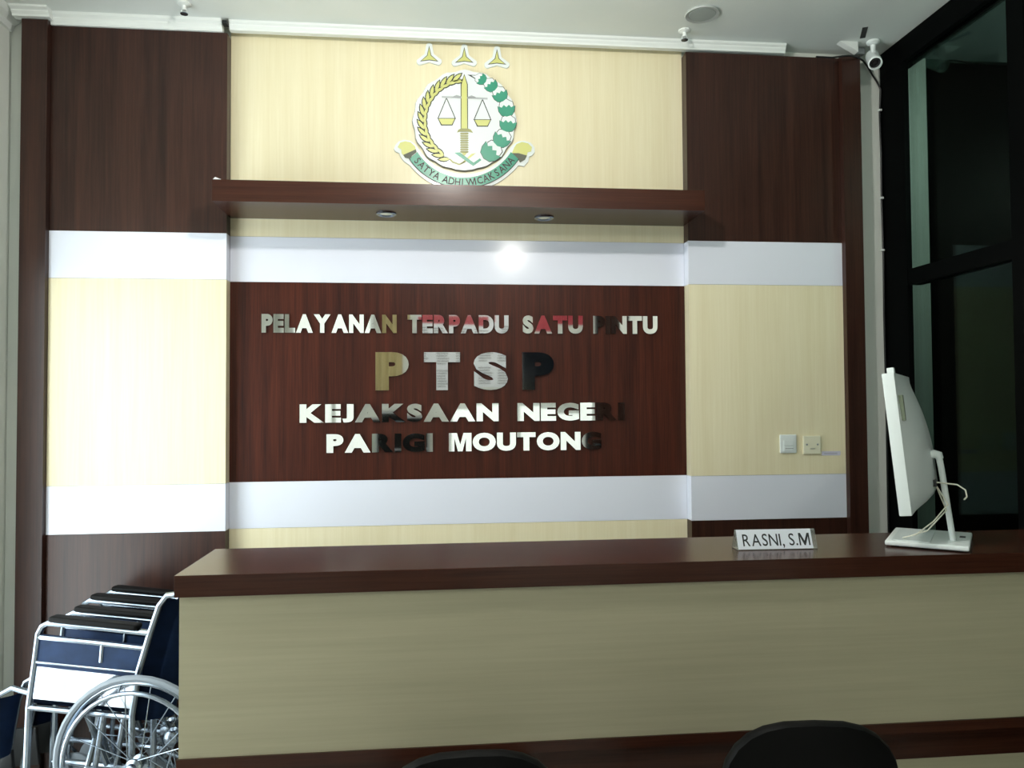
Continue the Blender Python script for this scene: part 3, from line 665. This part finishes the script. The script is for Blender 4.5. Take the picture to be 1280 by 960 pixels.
# ------------------------------------------------------------------ wheelchairs, folded and parked behind each other
def wheelchair(label):
    t = thing('wheelchair', label, 'wheelchair', group='folded wheelchairs beside the counter')
    # local: +x forward, y lateral, z up, hub at x = 0
    hw = .070
    HZ, R_ = .308, .310
    def tb(name, pts, r, m=M_TUBE, par=t, n=8):
        bm = bmesh.new(); tube(bm, pts, r, n); return obj(name, bm, m, par, smooth=True)
    for s in (-1, 1):
        y = s*hw; yo = s*(hw+.045)
        # big wheel
        wz = Matrix.Translation((0, yo, HZ))
        bm = bmesh.new(); tube(bm, [(R_*.965*math.cos(2*PI*i/40), yo, HZ+R_*.965*math.sin(2*PI*i/40)) for i in range(40)], .0125, 8, closed=True)
        w = obj('wheel', bm, M_TYRE, t, smooth=True)
        bm = bmesh.new(); tube(bm, [(R_*.915*math.cos(2*PI*i/40), yo, HZ+R_*.915*math.sin(2*PI*i/40)) for i in range(40)], .008, 6, closed=True); obj('rim', bm, M_TUBE, w, smooth=True)
        bm = bmesh.new(); tube(bm, [(.258*math.cos(2*PI*i/40), yo+s*.028, HZ+.258*math.sin(2*PI*i/40)) for i in range(40)], .0085, 8, closed=True); hr = obj('handrim', bm, M_TUBE, w, smooth=True)
        bm = bmesh.new()
        for i in range(6):
            a = 2*PI*i/6+.3; tube(bm, [(.258*math.cos(a), yo+s*.028, HZ+.258*math.sin(a)), (.283*math.cos(a), yo, HZ+.283*math.sin(a))], .004, 6)
        obj('rim_tabs', bm, M_TUBE, w)
        for i in range(18):
            a = 2*PI*i/18; b = a+(.7 if i % 2 else -.7); sd = .022 if i % 4 < 2 else -.022
            bm = bmesh.new(); tube(bm, [(.03*math.cos(b), yo+s*sd, HZ+.03*math.sin(b)), (.283*math.cos(a), yo, HZ+.283*math.sin(a))], .0019, 5); obj('spoke', bm, M_TUBE, w)
        bm = bmesh.new(); lathe(bm, [(0, -.034), (.016, -.034), (.030, -.026), (.030, -.018), (.018, -.014), (.018, .014), (.030, .018), (.030, .026), (.020, .034), (.018, .046), (0, .050)], aim((0, yo, HZ), (0, s, 0)), 18); obj('hub', bm, M_TUBE, w, smooth=True)
        # side frame
        tb('back_post', [(-.02, y, .17), (-.02, y, .46), (-.045, y, .62), (-.085, y, .75), (-.120, y, .850), (-.148, y, .885), (-.20, y, .892)], .0115)
        bm = bmesh.new(); tube(bm, [(-.20, y, .892), (-.30, y, .880)], .017, 10); obj('push_grip', bm, M_BLACKP, t, smooth=True)
        tb('front_post', [(.375, y, .20), (.366, y, .48), (.345, y, .635), (.332, y, .742), (.318, y, .768), (.295, y, .780), (.10, y, .767), (-.085, y, .752)], .0115)
        tb('arm_rail', [(.330, y, .730), (.12, y, .714), (-.075, y, .697)], .010)
        tb('arm_strut', [(.09, y, .712), (.095, y, .645)], .009)
        bm = bmesh.new(); box(bm, -.045, .285, y-.024, y+.024, .0, .021, tr(0, 0, .754) @ rot('Y', -.075)); pad = obj('armpad', bm, M_BLACKV, t, bevel=.010, seg=3, smooth=True); pad.location.z = .012
        bm = bmesh.new(); box(bm, -.055, .338, y-.004, y+.004, .61, .725, rot('Y', .0)); 
        for v in bm.verts: v.co.z += (v.co.x-.14)*.08
        obj('side_cloth', bm, M_NAVY, t)
        bm = bmesh.new(); box(bm, -.035, .350, y-.003, y+.003, .495, .628)
        for v in bm.verts: v.co.z += (v.co.x-.14)*.07
        obj('skirt_guard', bm, mat('guard_plate', (.36, .39, .43), .18, metal=1), t)
        tb('guard_rail', [(.348, y+s*.004, .642), (-.04, y+s*.004, .614)], .005)
        tb('seat_rail', [(.366, y, .478), (.20, y, .468), (-.02, y, .455)], .011)
        tb('lower_rail', [(.372, y, .225), (-.02, y, .205)], .011)
        tb('frame_strut', [(.085, y, .462), (.125, y, .215)], .010)
        tb('tilt_lever', [(-.02, y, .19), (-.16, y, .15)], .010)
        # front rigging: hanger, footplate, caster
        tb('footrest_hanger', [(.366, y, .530), (.43, y, .545), (.485, y, .515), (.515, y, .44), (.56, y, .18), (.575, y, .11)], .0105)
        bm = bmesh.new(); box(bm, -.065, .065, -.008, .008, 0, .15, tr(.575, y-s*.012, .11) @ rot('Y', .1)); obj('footplate', bm, M_BLACKP, t, bevel=.004)
        cy_ = y+s*.006
        bm = bmesh.new()
        for q in (-.02, .02): tube(bm, [(.375, cy_, .205), (.365, cy_+q, .175), (.345, cy_+q, .088)], .007, 6)
        fk = obj('caster_fork', bm, M_TUBE, t, smooth=True)
        bm = bmesh.new(); lathe(bm, [(.03, -.014), (.076, -.014), (.088, -.006), (.088, .006), (.076, .014), (.03, .014), (.03, -.014)], aim((.345, cy_, .088), (0, 1, 0)), 24); cw = obj('caster', bm, M_TYRE, t, smooth=True)
    # folded cloths between the side frames
    def sag(name, top, axis_pts, m):
        bm = bmesh.new(); rows = []
        for (x, z) in axis_pts:
            rows.append([bm.verts.new((x-top(j/8)[0], -hw+2*hw*j/8, z-top(j/8)[1])) for j in range(9)])
        for a, b in zip(rows, rows[1:]):
            for j in range(8): bm.faces.new((a[j], a[j+1], b[j+1], b[j]))
        r__ = bmesh.ops.solidify(bm, geom=bm.faces[:], thickness=.006)
        return obj(name, bm, m, t, smooth=True)
    sag('back_cloth', lambda q: (.13*math.sin(PI*q)**.6, 0), [(-.01, .44), (-.03, .56), (-.06, .68), (-.09, .78), (-.125, .87)], M_NAVY)
    sag('seat_cloth', lambda q: (0, -.16*math.sin(PI*q)**.6), [(-.0, .47), (.12, .478), (.24, .486), (.35, .495)], M_NAVY)
    sag('calf_strap', lambda q: (-.0+.05*math.sin(PI*q), 0), [(.508, .50), (.520, .44), (.535, .36), (.548, .27)], M_NAVY)
    for s in (-1, 1):
        bm = bmesh.new(); tube(bm, [(.16, -s*hw, .215), (.16, s*hw*.9, .47)], .010, 8); obj('cross_brace', bm, M_TUBE, t, smooth=True)
    for ch in t.children:
        if ch.name.split('.')[0] == 'wheel':
            for o_ in [ch]+list(ch.children):
                for v in o_.data.vertices: v.co.x -= .068
        else:
            for v in ch.data.vertices:
                if v.co.x > 0: v.co.x *= 1.01
    return t
def copy_tree(o, parent=None):
    c = o.copy(); COL.objects.link(c); c.parent = parent
    for ch in list(o.children): copy_tree(ch, c)
    return c
wc = wheelchair('nearest folded navy wheelchair, closest to the counter front')
wc2 = copy_tree(wc); wc2['label'] = 'second folded navy wheelchair, between the nearest one and the brown wall'
for o, y in ((wc, -.625), (wc2, -.300)):
    o.rotation_euler = (0, 0, PI-math.radians(11)); o.location = (-1.075+(y+.61)*.02, y, .009)

# ------------------------------------------------------------------ visitor chairs in front of the counter
def visitor_chair(label, loc_, rz, h):
    t = thing('visitor_chair', label, 'chair', loc_, rz, 'dark visitor chairs before the counter')
    # local: backrest at y = 0 with its back to the viewer, seat runs to +y
    bm = bmesh.new(); n = 28; ring = []
    prof = []
    for i in range(n):
        a = 2*PI*i/n; c, s = math.cos(a), math.sin(a)
        prof.append((.195*math.copysign(abs(c)**.75, c), h-.19+.19*math.copysign(abs(s)**.8, s)))
    def yb(x): return -.035*(1-(x/.195)**2)
    layers = []
    for sc, dy in ((.90, -.014), (.98, -.010), (1, 0), (1, .014), (.97, .026), (.86, .032)):
        layers.append([bm.verts.new((x*sc, yb(x)+dy, h-.19+(z-h+.19)*sc)) for x, z in prof])
    for A_, B2 in zip(layers, layers[1:]):
        for i in range(n): bm.faces.new((A_[i], A_[(i+1) % n], B2[(i+1) % n], B2[i]))
    for Lr, sg in ((layers[0], -1), (layers[-1], 1)):
        cv = bm.verts.new((0, sum(v.co.y for v in Lr)/n+sg*.004-.012, h-.19))
        for i in range(n): bm.faces.new((Lr[i], Lr[(i+1) % n], cv))
    obj('backrest', bm, M_BLACKV, t, smooth=True)
    bm = bmesh.new(); box(bm, -.225, .225, .05, .47, .42, .475); obj('seat', bm, M_BLACKV, t, bevel=.02, seg=3, smooth=True)
    for s in (-1, 1):
        bm = bmesh.new(); tube(bm, [(s*.20, .02, .009), (s*.20, .04, .40), (s*.19, .03, .46), (s*.165, .012, h-.28), (s*.15, -.002, h-.14)], .011, 8); obj('leg', bm, M_TUBE, t, smooth=True)
        bm = bmesh.new(); tube(bm, [(s*.21, .44, .009), (s*.205, .43, .425)], .011, 8); obj('leg', bm, M_TUBE, t, smooth=True)
        bm = bmesh.new(); tube(bm, [(s*.203, .035, .40), (s*.205, .43, .41)], .009, 8); obj('seat_rail', bm, M_TUBE, t, smooth=True)
    return t
visitor_chair('black round-backed visitor chair before the middle of the counter', (.075, -2.0, 0), 0, .868)
visitor_chair('black round-backed visitor chair before the right of the counter', (.80, -2.0, 0), math.radians(-6), .893)
